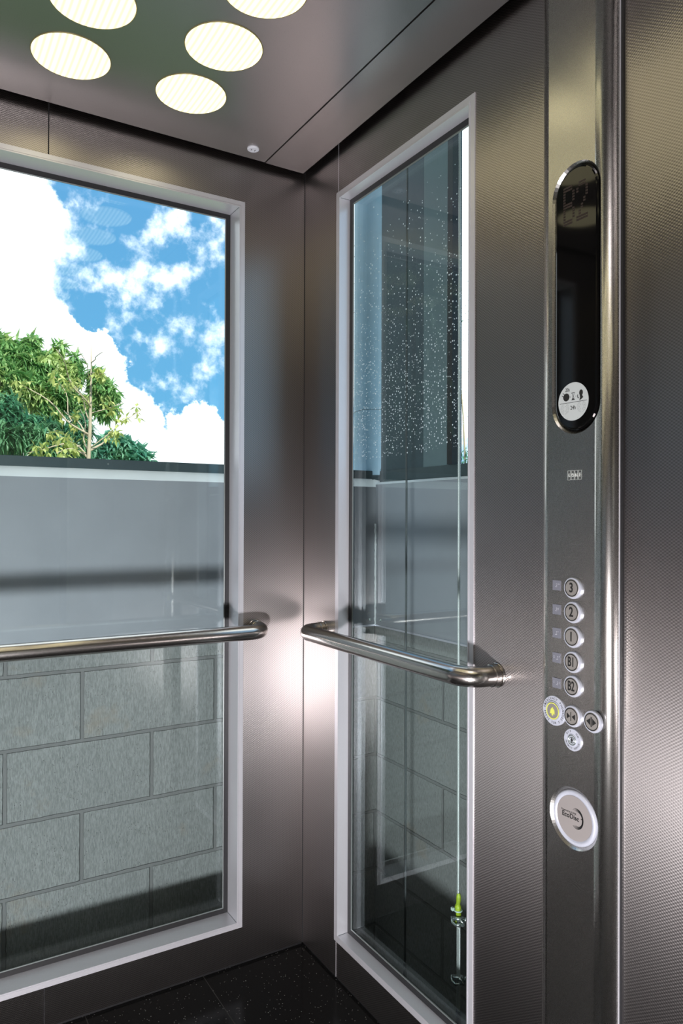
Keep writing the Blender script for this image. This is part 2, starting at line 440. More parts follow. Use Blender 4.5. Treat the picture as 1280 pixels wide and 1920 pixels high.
named = {(0,0): 'round ribbed ceiling light nearest the corner, the one beside the small socket',
         (0,1): 'round ribbed ceiling light, largest fully seen one, one row out from the corner',
         (0,2): 'round ceiling light cut by the top edge, nearest the groove in the ceiling',
         (1,0): 'leftmost round ribbed ceiling light, whole, above the large window',
         (1,1): 'round ceiling light cut by the top edge, above the leftmost whole light'}
for i in range(3):
    for j in range(9):
        if (i, j) in named: ceiling_light(LX[i], LY0+LP*j, named[(i, j)], 'round ceiling lights')
        else: ceiling_light(LX[i], LY0+LP*j, 'round ceiling light overhead, seen only as a warm glow in the steel', 'round ceiling lights')
r = thing('ceiling_socket', (-.197, -.079, ZC), 'small round white ceiling cap with two slots near the corner', 'ceiling cap')
bm = B(); tube(bm, [(-.197,-.079,ZC), (-.197,-.079,ZC-.003), (-.197,-.079,ZC-.0045)], [.0155,.0155,.0135], 40)
obj('cap', bm, M_white, r)
bm = B()
for s in (-1, 1): box(bm, -.197+s*.0048-.0009, -.197+s*.0048+.0009, -.079-.003, -.079+.003, ZC-.0050, ZC-.0042)
obj('slots', bm, M_black, r)

# ------------------------------------------------------------------ control panel on the side wall
Y0, Y1 = -.9195, -1.0715; H = .030
cop = thing('control_panel', (0, -.99, 0), 'full height brushed steel control panel with floor buttons and black display', 'control panel')
prof = []       # (y, height)
prof.append((Y0, 0.0))
for k in range(0, 11):
    a = PI/2*k/10; prof.append((Y0 - .024*(1-math.cos(a)), .0062 + (H-.0070)*math.sin(a)))
for k in range(1, 6): prof.append((Y0 - .024 - .099*k/5, H - .0008))
prof.append((Y1 + .0260, H - .0009)); prof.append((Y1 + .0095, H - .0068))
for k in range(0, 11):
    a = math.radians(28) + math.radians(62)*k/10; prof.append((Y1 + .0095*(1-(math.sin(a)-math.sin(math.radians(28)))/(1-math.sin(math.radians(28)))), .0090 + (H-.0158)*math.cos(a)/math.cos(math.radians(28))))
prof.append((Y1, 0.0))
bm = B()
lo = [bm.verts.new((-h-.0006, y, .004)) for y, h in prof]; hi = [bm.verts.new((-h-.0006, y, Z1w-.01)) for y, h in prof]
n = len(prof)
for k in range(n): bm.faces.new((lo[k], lo[(k+1)%n], hi[(k+1)%n], hi[k]))
bm.faces.new(lo); bm.faces.new(list(reversed(hi)))
normals(bm)
plate_o = obj('faceplate', bm, M_cop, cop)
HF = H + .0006      # height of the flat face
YC = -1.003
def capsule(r, z0, z1, yc=YC, n=24):
    p = []
    for k in range(n+1):
        a = PI*k/n; p.append((yc + r*math.cos(a), z1 - r + r*math.sin(a)))
    for k in range(n+1):
        a = PI + PI*k/n; p.append((yc + r*math.cos(a), z0 + r + r*math.sin(a)))
    return p
def loft(bm, rings):
    """rings: list of (poly, height)"""
    vv = [[bm.verts.new((-h, y, z)) for y, z in poly] for poly, h in rings]
    for a, b in zip(vv, vv[1:]):
        m = len(a)
        for k in range(m): bm.faces.new((a[k], a[(k+1)%m], b[(k+1)%m], b[k]))
    bm.faces.new(list(reversed(vv[0]))); bm.faces.new(vv[-1])
    return normals(bm)
zd0, zd1 = 1.350, 1.802
c1 = obj('c1', loft(B(), [(capsule(.0575, zd0-.0075, zd1+.0075), HF+.004), (capsule(.0510, zd0, zd1), HF-.0005), (capsule(.0452, zd0+.006, zd1-.006), HF-.0075), (capsule(.045, zd0+.0062, zd1-.0062), HF-.012)]), M_cop, cop)
YE, ZE = -1.0005, .7125
c2 = obj('c2', lathe_panel(B(), YE, ZE, [(0, HF+.004), (.0575, HF+.004), (.0515, HF-.0003), (.0455, HF-.0060), (.0455, HF-.010), (0, HF-.010)], 64), M_cop, cop)
c1.parent = None; c2.parent = None
c1.location = cop.location; c2.location = cop.location
boolean(plate_o, [c1, c2])
for pgn in plate_o.data.polygons: pgn.use_smooth = abs(pgn.normal.x) < .9995 and abs(pgn.normal.z) < .01
# black strip along the panel edge, in place of the dark gap
obj('edge_joint', boxes((-.0045, -.0002, Y1-.0048, Y1-.0004, .004, Z1w-.01)), M_black, cop)
obj('edge_bead', boxes((-.0062, -.0002, Y1-.0004, Y1+.0014, .004, Z1w-.01)), M_alu_edge, cop)

# display window
disp = obj('display_window', loft(B(), [(capsule(.0452, zd0+.006, zd1-.006), HF-.0115), (capsule(.0452, zd0+.006, zd1-.006), HF-.0035), (capsule(.0430, zd0+.0082, zd1-.0082), HF-.0018), (capsule(.0408, zd0+.0105, zd1-.0105), HF-.0012)]), M_gloss, cop)
bm = B(); FNT = {'B': ("11110","10001","10001","11110","10001","10001","11110"), '2': ("01110","10001","00001","00010","00100","01000","11111")}
for ci, ch in enumerate('B2'):
    for rr, row in enumerate(FNT[ch]):
        for cc, bit in enumerate(row):
            if bit == '1':
                for sy in (0, 1):
                    for sz in (0, 1):
                        yy = YC + .0255 - ci*.0275 - cc*.0048 - sy*.0024; zz = 1.7655 - rr*.0094 - sz*.0047
                        box(bm, -(HF-.0009), -(HF-.0014), yy-.0009, yy+.0009, zz-.0016, zz+.0016)
obj('dot_matrix', bm, M_dotm, disp)
YS, ZS, RS = -.9985, 1.4045, .0318; HS = HF-.0011
st = obj('sticker', ring_plate(B(), YS, ZS, 0.0, RS, HS, HS+.0004, 64), M_stick, disp)
# pictograms on the sticker
bm = B(); hs = HS+.00045; h2 = hs+.0002
def circ(yc, zc, r, n=24, ry=None): return [(yc+(ry or r)*math.cos(2*PI*k/n), zc+r*math.sin(2*PI*k/n)) for k in range(n)]
def S(a, b): return (YS - a, ZS + b)             # sticker frame: a to the right
def spoly(pts): plate(bm, [S(*q) for q in pts], hs, h2)
text_bm(bm, '20s', .0085, YS+.012, ZS+.0205, hs, .0001, .8, 0.00008)
plate(bm, circ(YS+.0145, ZS+.0085, .0066), hs, h2)
spoly([(-.0225,.0160),(-.0218,.0168),(-.0175,.0135),(-.0182,.0127)]); spoly([(-.0245,.0120),(-.0240,.0129),(-.0195,.0100),(-.0200,.0091)])
for s_ in (1, -1):      # hourglass
    spoly([(-.0035,.0085+s_*.0062),(.0035,.0085+s_*.0062),(.0035,.0085+s_*.0053),(-.0035,.0085+s_*.0053)])
    for q in (-1, 1): spoly([(q*.0028,.0085+s_*.0053),(q*.0021,.0085+s_*.0053),(q*-.0001,.0085),(q*.0006,.0085)])
spoly([(-.0018,.0034),(.0018,.0034),(0,.0058)])
spoly([(-.0068,.009),(-.0052,.0082),(-.0068,.0074)]); spoly([(.0052,.009),(.0068,.0082),(.0052,.0074)])
plate(bm, circ(YS-.0165, ZS+.0125, .0050, ry=.0038), hs, h2)          # head with handset
spoly([(.0140,.0085),(.0185,.0085),(.0210,.0045),(.0175,.0020),(.0130,.0000),(.0145,.0045)])
spoly([(.0095,.0105),(.0088,.0080),(.0092,.0050),(.0118,.0035),(.0122,.0046),(.0104,.0058),(.0100,.0080),(.0106,.0100)])
spoly([(-.0285,-.0010),(.0285,-.0010),(.0285,-.0016),(-.0285,-.0016)])
text_bm(bm, '24h', .0095, YS+.0002, ZS-.0105, hs, .0001, .8, 0.00008)
for sgn in (-1, 1):
    for R_, m in ((.0042, 12), (.0068, 18), (.0088, 24)):
        for k in range(m):
            a = 2*PI*k/m
            if abs(math.cos(a)) < .2: continue
            spoly([(sgn*.0175+R_*math.cos(a)+dx, -.0105+R_*math.sin(a)*1.0+dz) for dx, dz in ((-.0003,-.0003),(.0003,-.0003),(.0003,.0003),(-.0003,.0003))])
text_bm(bm, '.', .006, YS+.012, ZS-.0265, hs, .0001); text_bm(bm, '.', .006, YS-.010, ZS-.0265, hs, .0001)
obj('pictogram', bm, M_ink, st)

# maker's etched plate
bm = B(); yl, zl = -1.002, 1.2817
for k, ch in enumerate('KONE'):
    ya = yl + .0111 - k*.0074
    text_bm(bm, ch, .0085, ya, zl, HF, .0002, .72, .00005)
    for (a, b_, c_, d_) in ((-.0034,.0034,.0076,.0079),(-.0034,.0034,-.0079,-.0076),(-.0034,-.0031,-.0079,.0079),(.0031,.0034,-.0079,.0079)):
        box(bm, -HF-.0003, -HF, ya+a, ya+b_, zl+c_, zl+d_)
obj('maker_mark', bm, M_etch, cop)

# push buttons
def ring_text(bm, s, yc, zc, R_, size, a0, da, h, inner=False):
    """letters round a circle; a0 start angle (deg, from +right, counter-clockwise), da step per letter"""
    for k, ch in enumerate(s):
        a = math.radians(a0 + da*k)
        rot = a - PI/2 if not inner else a + PI/2
        if ch != ' ': text_bm(bm, ch, size, yc - R_*math.cos(a), zc + R_*math.sin(a), h, .0001, .9, .00002, rot)
def push_button(name, yc, zc, label, glyph):
    bt = obj(name, lathe_panel(B(), yc, zc, [(0, HF-.001), (.0178, HF-.001), (.0178, HF+.0028), (.0170, HF+.0042), (.0156, HF+.0046), (0, HF+.0046)], 56), M_ring, cop, label=label)
    obj('button_face', lathe_panel(B(), yc, zc, [(0, HF+.0040), (.0146, HF+.0040), (.0146, HF+.0052), (.0140, HF+.0055), (0, HF+.0056)], 48), M_face, bt)
    bm = B(); ring_plate(bm, yc, zc, .0124, .0139, HF+.0050, HF+.0059)
    glyph(bm, yc, zc, HF+.0060)
    obj('symbol', bm, M_ink, bt)
    return bt
def num(s):
    def f(bm, yc, zc, h): text_bm(bm, s, .0222, yc+.0002, zc, h, .0003, .62 if len(s) > 1 else .80, .00032)
    return f
for s, zz in (('3', 1.0943), ('2', 1.0541), ('1', 1.0133), ('B1', .9717), ('B2', .9317)):
    push_button('floor_button', YC+.002, zz, 'round grey floor button marked ' + s, num(s))
def tri(bm, yc, zc, h, a, tip, hh=.0046):
    plate(bm, [(yc-a, zc-hh), (yc-a, zc+hh), (yc-tip, zc)], h-.0003, h+.0003)
def g_close(bm, yc, zc, h):
    tri(bm, yc, zc, h, -.0085, -.0018); tri(bm, yc, zc, h, .0085, .0018)
    box(bm, -h-.0003, -h+.0003, yc-.0002, yc+.0009, zc-.0072, zc+.0072)
    box(bm, -h-.0003, -h+.0003, yc+.0078, yc+.0086, zc-.0046, zc+.0046)
def g_open(bm, yc, zc, h):
    tri(bm, yc, zc, h, -.0022, -.0095, .0055); tri(bm, yc, zc, h, .0022, .0095, .0055)
    box(bm, -h-.0003, -h+.0003, yc-.0012, yc-.0004, zc-.0078, zc+.0078); box(bm, -h-.0003, -h+.0003, yc+.0004, yc+.0012, zc-.0078, zc+.0078)
push_button('door_close_button', YC+.002, .8822, 'round grey button with arrows pointing inward', g_close)
push_button('door_open_button', YC-.0395, .8830, 'round grey button with arrows pointing outward', g_open)
# alarm button
ya, za = -.9605, .8823
al = obj('alarm_button', lathe_panel(B(), ya, za, [(0, HF-.001), (.0250, HF-.001), (.0250, HF+.0016), (.0243, HF+.0022), (.0168, HF+.0022), (.0163, HF+.0040), (0, HF+.0040)], 64), M_ring, cop, label='round emergency phone button with yellow bell')
obj('button_face', lathe_panel(B(), ya, za, [(0, HF+.0036), (.0146, HF+.0036), (.0146, HF+.0050), (0, HF+.0052)], 48), M_face, al)
bm = B(); ring_plate(bm, ya, za, .0124, .0141, HF+.0049, HF+.0055)
plate(bm, [(ya+u, za+v_) for u, v_ in ((-.0062,-.0045),(-.0045,-.0028),(-.0040,.0018),(-.0024,.0045),(-.0008,.0052),(-.0008,.0066),(.0008,.0066),(.0008,.0052),(.0024,.0045),(.0040,.0018),(.0045,-.0028),(.0062,-.0045))], HF+.0051, HF+.0060)
plate(bm, circ(ya, za-.0060, .0016, 12), HF+.0051, HF+.0060)
obj('bell_symbol', bm, M_yellow, al)
bm = B()
ring_text(bm, 'EMERGENCY PHONE', ya, za, .0205, .0056, 170, -12.2, HF+.0023)
ring_text(bm, 'PRESS FOR 3 SEC', ya, za, .0205, .0056, 192, 11.2, HF+.0023, True)
obj('ring_lettering', bm, M_ink, al)
# key switch
yk, zk = -1.0005, .8427
ks = obj('key_switch', lathe_panel(B(), yk, zk, [(0, HF-.001), (.0182, HF-.001), (.0182, HF+.0012), (.0176, HF+.0018), (.0098, HF+.0018), (.0094, HF+.0030), (0, HF+.0030)], 56), M_ring, cop, label='round chrome key switch with off and on lettering')
bm = B(); torus(bm, (-HF-.003, yk, zk), (1,0,0), .0078, .0010, 36, 8); torus(bm, (-HF-.003, yk, zk), (1,0,0), .0048, .0008, 30, 8)
obj('key_barrel', bm, M_zinc, ks, smooth=True)
bm = B(); box(bm, -HF-.0036, -HF-.0030, yk-.0008, yk+.0008, zk-.0040, zk+.0040); plate(bm, circ(yk, zk, .0022, 16), HF+.003, HF+.0035)
ring_text(bm, 'OFF', yk, zk, .0140, .0048, 142, -17, HF+.0019); ring_text(bm, 'ON', yk, zk, .0140, .0048, 52, -17, HF+.0019)
ring_text(bm, 'PRIORITY SERVICE', yk, zk, .0140, .0042, 196, 10, HF+.0019, True)
obj('lettering', bm, M_ink, ks)
# braille plates
BR = {'3': ((3,4,5,6),(1,4)), '2': ((3,4,5,6),(1,2)), '1': ((3,4,5,6),(1,)), 'B1': ((1,2),(3,4,5,6),(1,)), 'B2': ((1,2),(3,4,5,6),(1,2))}
for s, zz in (('3', 1.0960), ('2', 1.0550), ('1', 1.0150), ('B1', .9730), ('B2', .9300)):
    yb = -.9645
    bp = obj('braille_plate', boxes((-HF-.0007, -HF+.0005, yb-.0085, yb+.0085, zz-.0085, zz+.0085)), M_plate, cop, label='small square braille plate beside floor button ' + s)
    bm = B(); cells = BR[s]
    for ci, cell in enumerate(cells):
        y_c = yb + .0030*(len(cells)-1) - ci*.0058 - .001
        for d in cell:
            yy = y_c - (0 if d <= 3 else .0024); z_ = zz + .0024 - ((d-1) % 3)*.0024
            lathe_panel(bm, yy, z_, [(.0006, HF+.0006), (.0004, HF+.0010), (0, HF+.0012)], 8)
    obj('braille_dots', bm, M_dot, bp)
# round badge
bd = obj('badge', lathe_panel(B(), YE, ZE, [(0, HF-.0095), (.0452, HF-.0095), (.0452, HF-.004), (.0436, HF-.0016), (.0415, HF-.0004), (.0376, HF-.0016), (.0368, HF-.0030), (0, HF-.0030)], 72), M_ring, cop, smooth=True, label='round recessed badge with white rim')
obj('badge_face', ring_plate(B(), YE, ZE, 0, .0366, HF-.0031, HF-.0024, 64), M_badge, bd)
bm = B(); hb = HF-.0022
text_bm(bm, 'EcoDisc', .0112, YE+.0075, ZE+.0010, hb, .0002, .98, .00022)
text_bm(bm, 'Powered by KONE', .0042, YE+.0110, ZE+.0078, hb, .0001, .95, .00003)
text_bm(bm, '®', .003, YE-.0155, ZE+.003, hb, .0001)
for k in range(4):
    R0 = .0165 - k*.0014; ce = (YE-.0060-k*.0006, ZE+.0008)
    pts = []
    m = 40; a0, a1 = math.radians(128 - k*5), math.radians(-128 + k*5)
    for q in range(m+1):
        a = a0 + (a1-a0)*q/m; wv = .00055*math.sin(PI*q/m)+.0001
        pts.append((ce[0]-(R0+wv)*math.cos(a)*.8, ce[1]+(R0+wv)*math.sin(a)))
    for q in range(m, -1, -1):
        a = a0 + (a1-a0)*q/m; wv = .00055*math.sin(PI*q/m)+.0001
        pts.append((ce[0]-(R0-wv)*math.cos(a)*.8, ce[1]+(R0-wv)*math.sin(a)))
    plate(bm, pts, hb-.0002, hb+.0002)
obj('lettering', bm, M_ink, bd)

# ------------------------------------------------------------------ the lift shaft outside
YS1, XS1 = .32, .464
ZB = .832
struct('wall_shaft_back', boxes((-2.1, XS1+.16, YS1, YS1+.16, -1.2, 1.3185)), M_blockA, 'concrete block wall of the lift shaft behind the large window')
struct('wall_shaft_right', boxes((XS1, XS1+.16, -2.6, YS1, -1.2, 1.3265)), M_blockB, 'concrete block wall of the lift shaft behind the narrow window')
struct('wall_shaft_left', boxes((-2.1, -1.95, -2.6, YS1, -1.2, 2.75)), M_pit)
struct('wall_shaft_front', boxes((-2.1, -1.2, -2.75, -2.6, -1.2, 2.75), (-.16, XS1+.16, -2.75, -2.6, -1.2, 2.75), (-1.2, -.16, -2.75, -2.6, 2.12, 2.75)), M_pit)
struct('floor_pit', boxes((-2.1, XS1+.16, -2.75, YS1+.16, -1.3, -1.2)), M_pit)
struct('shaft_sun_block', boxes((-2.1, .10, -2.75, .02, 2.75, 2.83), (.10, XS1+.16, -2.75, -.1, 2.75, 2.83)), M_dark)  # unseen slabs added to block the sun, cut back to admit skylight
for o in COL.objects:
    if o.name == 'shaft_sun_block': o.name = 'ceiling_sun_block'
struct('door_1', boxes((-1.2, -.16, -2.66, -2.62, -.3, 2.12)), M_cop, 'closed steel landing door behind the viewer')
# smooth grey rendered band on top of the blockwork, with edge strip and screws
ga = struct('render_back', boxes((-1.95, XS1-.012, YS1-.012, YS1-.0002, ZB, 1.319)), M_grey, 'smooth grey painted band above the blockwork of the back shaft wall')
gb = struct('render_right', boxes((XS1-.012, XS1-.0002, -2.6, YS1-.012, ZB, 1.328)), M_grey, 'smooth grey painted band above the blockwork of the side shaft wall')
ga.name = 'trim_7'; gb.name = 'trim_8'
obj('edge_strip', boxes((-1.95, XS1-.014, YS1-.0145, YS1-.012, ZB-.002, ZB+.004)), M_alu_edge, ga)
obj('edge_strip', boxes((XS1-.0145, XS1-.012, -2.6, YS1-.0145, ZB-.002, ZB+.004)), M_alu_edge, gb)
bm = B(); torus(bm, (XS1-.035, YS1-.0125, ZB+.022), (0,1,0), .0035, .0018, 16, 6); obj('screw', bm, M_zinc, ga)
bm = B(); torus(bm, (XS1-.0125, YS1-.045, ZB+.022), (1,0,0), .0035, .0018, 16, 6); obj('screw', bm, M_zinc, gb)
# corner sealant bead, ragged
bm = B(); pts = []; random.seed(3)
for k in range(50): pts.append((XS1-.0135+random.uniform(-.0008,.0008), YS1-.0135+random.uniform(-.0008,.0008), 1.19-.355*k/49))
tube(bm, pts, [.0035+random.uniform(-.0012,.0012) for _ in pts], 8)
o = struct('sealant', normals(bm), M_pale, 'pale vertical sealant line in the shaft corner'); o.name = 'trim_9'
# pale sill and dark glazing bar on top
bm = B(); prof_s = ((-.013, 1.3190), (.032, 1.3505), (.15, 1.3505), (.15, 1.3190))
prof_r = ((-.013, 1.3275), (.005, 1.3365), (.15, 1.3365), (.15, 1.3275))
ra = [[bm.verts.new((-1.95, YS1+d, z_)) for d, z_ in prof_s], [bm.verts.new((XS1+d2, YS1+d, z_)) for (d, z_), (d2, _z) in zip(prof_s, prof_r)], [bm.verts.new((XS1+d, YS1-.01, z_)) for d, z_ in prof_r], [bm.verts.new((XS1+d, -2.6, z_)) for d, z_ in prof_r]]
for a, b in zip(ra, ra[1:]):
    for k in range(4): bm.faces.new((a[k], a[(k+1)%4], b[(k+1)%4], b[k]))
bm.faces.new(ra[0]); bm.faces.new(ra[-1])
o = struct('sill', normals(bm), M_pale, 'pale painted sill along the top of the shaft walls'); o.name = 'trim_10'
bar = struct('bar', boxes((-1.95, .475, YS1+.030, YS1+.050, 1.3495, 1.3785), (XS1+.008, XS1+.035, -2.6, .312, 1.3365, 1.3755)), M_dkframe, 'dark metal glazing bar lying on the sill'); bar.name = 'trim_11'
p = hit(208, 868, 1, YS1-.004)
bm = B(); tube(bm, [(p.x, YS1+.031, 1.365), (p.x, YS1+.0275, 1.365)], .003, 12); obj('screw', bm, M_zinc, bar)
# round column in the outer corner
cx, cy = .532, .411
c = thing('steel_column', (cx, cy, 1.351), 'round blue grey painted steel column in the shaft corner behind the narrow window', 'column')
bm = B(); tube(bm, [(cx, cy, 1.340+.05*k) for k in range(29)], .090, 56); obj('shaft', bm, M_col, c, smooth=True)
bm = B(); torus(bm, (cx, cy, 1.590), (.1, .05, 1), .090, .0010, 64, 6); obj('weld_seam', bm, M_clad, c, smooth=True)
bm = B(); tube(bm, [(cx, cy, 1.3275), (cx, cy, 1.362), (cx, cy, 1.3635)], [.0925, .0925, .0905], 56); obj('base_collar', bm, M_clad, c, smooth=True)
# dark cladding of the right shaft side, above the sill
ZT = 2.75
o = struct('cladding', boxes((XS1+.012, XS1+.035, .1410, .310, 1.3755, ZT)), M_clad, 'dark teal cladding panel above the side shaft wall'); o.name = 'wall_cladding_dark'
o = struct('cladding2', boxes((XS1+.010, XS1+.035, .0625, .1405, 1.3755, ZT)), M_clad, 'middle dark cladding panel'); o.name = 'wall_cladding_middle'
o = struct('cladding3', boxes((XS1+.009, XS1+.035, -.0720, .0620, 1.3755, ZT)), M_clad2, 'grey green cladding panel next to the bright opening'); o.name = 'wall_cladding_pale'
o = struct('post', boxes((XS1-.003, XS1+.035, -.0960, -.0720, 1.3755, ZT)), M_black, 'black vertical post beside the bright opening'); o.name = 'trim_12'

# ------------------------------------------------------------------ hoist ropes
def strand_rope(bm, x, y, z0, z1, R, nstr=6, pitch=.042, seg=.006, sway=0.0):
    n = int((z1-z0)/seg)
    for s in range(nstr):
        pts = []
        for k in range(n+1):
            z = z0 + (z1-z0)*k/n; a = 2*PI*s/nstr + 2*PI*(z-z0)/pitch
            pts.append((x + R*.62*math.cos(a) + sway*(z-1)**2, y + R*.62*math.sin(a), z))
        tube(bm, pts, R*.40, 5)
    return bm
pl = hit(757, 1806, 0, .30); plt = hit(763, 500, 0, .30)
rl = thing('wire_rope', (.30, pl.y, pl.z), 'thin dark steel wire rope, left of the two behind the narrow window', 'wire rope')
obj('rope', strand_rope(B(), .30, plt.y, pl.z, 2.75, .0034), M_rope_dk, rl, smooth=True)
bm = B(); tube(bm, [(.30, plt.y, -1.2), (.30, plt.y, pl.z+.004)], .0048, 12); obj('black_sleeve', bm, M_black, rl)
XR = .20
pr = hit(861, 700, 0, XR); YR = pr.y
zr = lambda py: hit(858, py, 0, XR).z
rr_ = thing('wire_rope', (XR, YR, zr(1890)), 'bright steel wire rope with two clamps and yellow tape near its end', 'wire rope')
obj('rope', strand_rope(B(), XR, YR, zr(1893), 2.75, .0037), M_rope, rr_, smooth=True)
obj('rope_tail', strand_rope(B(), XR-.0015, YR-.0062, zr(1893), zr(1735), .0036), M_rope, rr_, smooth=True)
bm = B(); tube(bm, [(XR, YR-.003, -1.2), (XR, YR-.003, zr(1892))], .007, 12); obj('black_sleeve', bm, M_black, rr_)
for zc_ in (zr(1722), zr(1832)):
    bm = B()
    torus(bm, (XR-.002, YR-.0035, zc_+.002), (.25, .35, 1), .0125, .0040, 32, 10)
    torus(bm, (XR-.004, YR-.0150, zc_-.002), (.9, .2, .5), .0085, .0036, 28, 10)
    tube(bm, [(XR-.012, YR+.010, zc_+.004), (XR-.016, YR+.002, zc_-.006), (XR-.015, YR-.010, zc_-.008), (XR-.008, YR-.020, zc_-.003)], .0034, 10)
    tube(bm, [(XR+.006, YR-.022, zc_+.010), (XR+.004, YR-.020, zc_-.004)], .0025, 8)
    obj('rope_clamp', bm, M_zinc, rr_, smooth=True)
bm = B(); zt0, zt1 = zr(1730), zr(1674); pts = []; rad = []
for k in range(26):
    t = k/25; pts.append((XR + .0006*math.sin(9*t), YR-.0012 + .0005*math.cos(11*t), zt0+(zt1-zt0)*t)); rad.append(.0078 - .0030*t + .0008*math.sin(17*t) + (.0014 if .50 < t < .62 else 0))
tube(bm, pts, rad, 14)
z_ = zt0+(zt1-zt0)*.62
for k in range(10):     # loose end of the tape
    pass
v_ = [bm.verts.new(q) for q in ((XR-.006, YR+.007, z_-.006), (XR-.009, YR-.001, z_-.002), (XR-.006, YR-.008, z_+.006), (XR-.006, YR-.004, z_-.010))]
bm.faces.new(v_)
obj('warning_tape', normals(bm), M_tape, rr_)
bm = B(); zt = zt0+(zt1-zt0)*.42; torus(bm, (XR, YR-.001, zt), (0,.05,1), .0088, .0019, 24, 6); box(bm, XR-.012, XR-.006, YR+.006, YR+.013, zt-.002, zt+.005)
obj('cable_tie', bm, M_tie, rr_)

# ------------------------------------------------------------------ outdoors: ground, trees, house
def leafmat(name, c0, c1, c2):
    T = NT(name); p, x, y, z = pos(T)
    rnd = T.n('NewGeometry').outputs['Random Per Island']
    col = T.mix(rnd, c0, c1)
    hi = T.math('GREATER_THAN', T.n('TexNoise', {'Vector': p, 'Scale': 3.}).outputs[0], .56)
    col = T.mix(T.math('MULTIPLY', hi, .6), col, c2)
    d = T.n('BsdfPrincipled', {'Base Color': col, 'Roughness': .4, 'Specular IOR Level': .4}); t = T.n('BsdfTranslucent', {'Color': col})
    return T.done(T.n('MixShader', {0: .4, 1: d, 2: t}))
M_leaf = leafmat('tree_leaves', (.14, .34, .12), (.38, .58, .22), (.62, .70, .28))
M_leaf_dk = leafmat('palmate_leaves', (.04, .19, .11), (.14, .38, .20), (.24, .46, .24))
M_leaf_bl = leafmat('bush_leaves', (.08, .30, .22), (.22, .48, .32), (.30, .55, .36))
M_leaf_deep = leafmat('deep_green_leaves', (.012, .04, .018), (.03, .08, .035), (.05, .10, .04))
M_leaf_y = leafmat('young_leaves', (.35, .45, .12), (.60, .62, .22), (.62, .66, .25))
M_bark = simple('pale_bark', (.46, .38, .27), .8, 0., .3, 30.)
M_ground = simple('grass_ground', (.10, .16, .05), .9, 0., .4, 6.)
M_house = simple('house_paint', (.75, .75, .72), .8)
M_roof = simple('house_roof', (.30, .30, .32), .7)
M_win = simple('house_window', (.05, .07, .09), .1)
GZ = 1.05
struct('ground', boxes((-14, 10, YS1+.16, 30, GZ-.2, GZ), (XS1+.16, 10, -6, YS1+.16, GZ-.2, GZ)), M_ground)
def leaf(bm, p, d, up, L, w, droop=.25):
    d = d.normalized(); s = d.cross(up)
    if s.length < 1e-3: s = d.cross(Vector((1,0,0)))
    s.normalize(); n = s.cross(d)
    q = [p, p+d*L*.45+s*w-n*L*.03, p+d*L-n*L*droop, p+d*L*.45-s*w-n*L*.03]
    vs = [bm.verts.new(v) for v in q]; bm.faces.new(vs)
def rdir(zb=0.0):
    while True:
        v = Vector((random.uniform(-1,1), random.uniform(-1,1), random.uniform(-1,1)))
        if .05 < v.length < 1: 
            v.normalize(); v.z += zb; return v.normalized()
def whorl(bm, p, d, n, L, w):
    """fan of long leaflets round a shoot tip, hanging outward"""
    u, v = frame_axes(d)
    for k in range(n):
        a = 2*PI*k/n + random.uniform(-.2, .2)
        dd = (u*math.cos(a)+v*math.sin(a))*.9 + d*random.uniform(.0, .5) + Vector((0,0,-.35))
        leaf(bm, p, dd, Vector((0,0,1)), L*random.uniform(.7,1.1), w, .35)
def at(px, py, dist): # point along the ray at horizontal distance dist beyond the car
    return hit(px, py, 1, dist)
def limb(bm, a, b, r0, r1, n=7, wob=.03, seg=9):
    a, b = Vector(a), Vector(b); pts = []
    L = (b-a).length; ph = random.uniform(0, 6)
    for k in range(seg+1):
        t = k/seg; pts.append(a.lerp(b, t) + Vector((math.sin(ph+t*5), math.cos(ph*1.3+t*4), math.sin(ph*.7+t*6)*.5))*wob*L*math.sin(PI*t))
    tube(bm, pts, [r0+(r1-r0)*k/seg for k in range(seg+1)], n)
    return pts
def make_tree(name, label, cat, YD, blobs, nl, L, w, mat, base_px, fan=7, trunk_r=.06, nb=6):
    """blobs: (px, py, radius px) clumps the crown is made of"""
    bx, by = base_px
    base = at(bx, by, YD); base.z = GZ
    root = thing(name, base, label, cat)
    fol = B(); scale = lambda q, r: r/FPX*((at(q[0], q[1], YD)-CAM).dot(FW))
    ctr = []
    for (px_, py_, rp) in blobs:
        c_ = at(px_, py_, YD); R_ = scale((px_, py_), rp); ctr.append((c_, R_))
        for k in range(int(nl*(rp/20.)**2)):
            d = rdir(.15); rr = R_*(random.random()**.4)
            p_ = c_ + Vector((d.x*rr, d.y*rr*1.2, d.z*rr))
            whorl(fol, p_, d, fan, L, w)
    obj('foliage', fol, mat, root)
    bt = B(); top = Vector((sum(c_.x for c_, _ in ctr)/len(ctr), sum(c_.y for c_, _ in ctr)/len(ctr), sum(c_.z for c_, _ in ctr)/len(ctr)))
    limb(bt, base, top, trunk_r, trunk_r*.5); obj('trunk', bt, M_bark, root, smooth=True)
    for c_, R_ in ctr[:nb]:
        bb = B(); limb(bb, base.lerp(top, random.uniform(.3, .9)), c_, trunk_r*.45, trunk_r*.12)
        obj('branch', bb, M_bark, root, smooth=True)
    return root
random.seed(11)
YT = 4.2
make_tree('tree', 'broad leafy tree with drooping light green leaves, largest one behind the window', 'tree', YT,
          [(8, 668, 34), (48, 668, 26), (88, 690, 32), (20, 715, 38), (60, 725, 36), (105, 730, 34), (130, 700, 22), (190, 730, 22), (200, 765, 18), (180, 705, 14), (150, 760, 22), (-30, 700, 60), (90, 768, 24), (110, 650, 9), (62, 640, 11), (2, 638, 12), (216, 742, 8), (140, 672, 9), (30, 648, 9)],
          64, .105, .012, M_leaf, (60, 900))
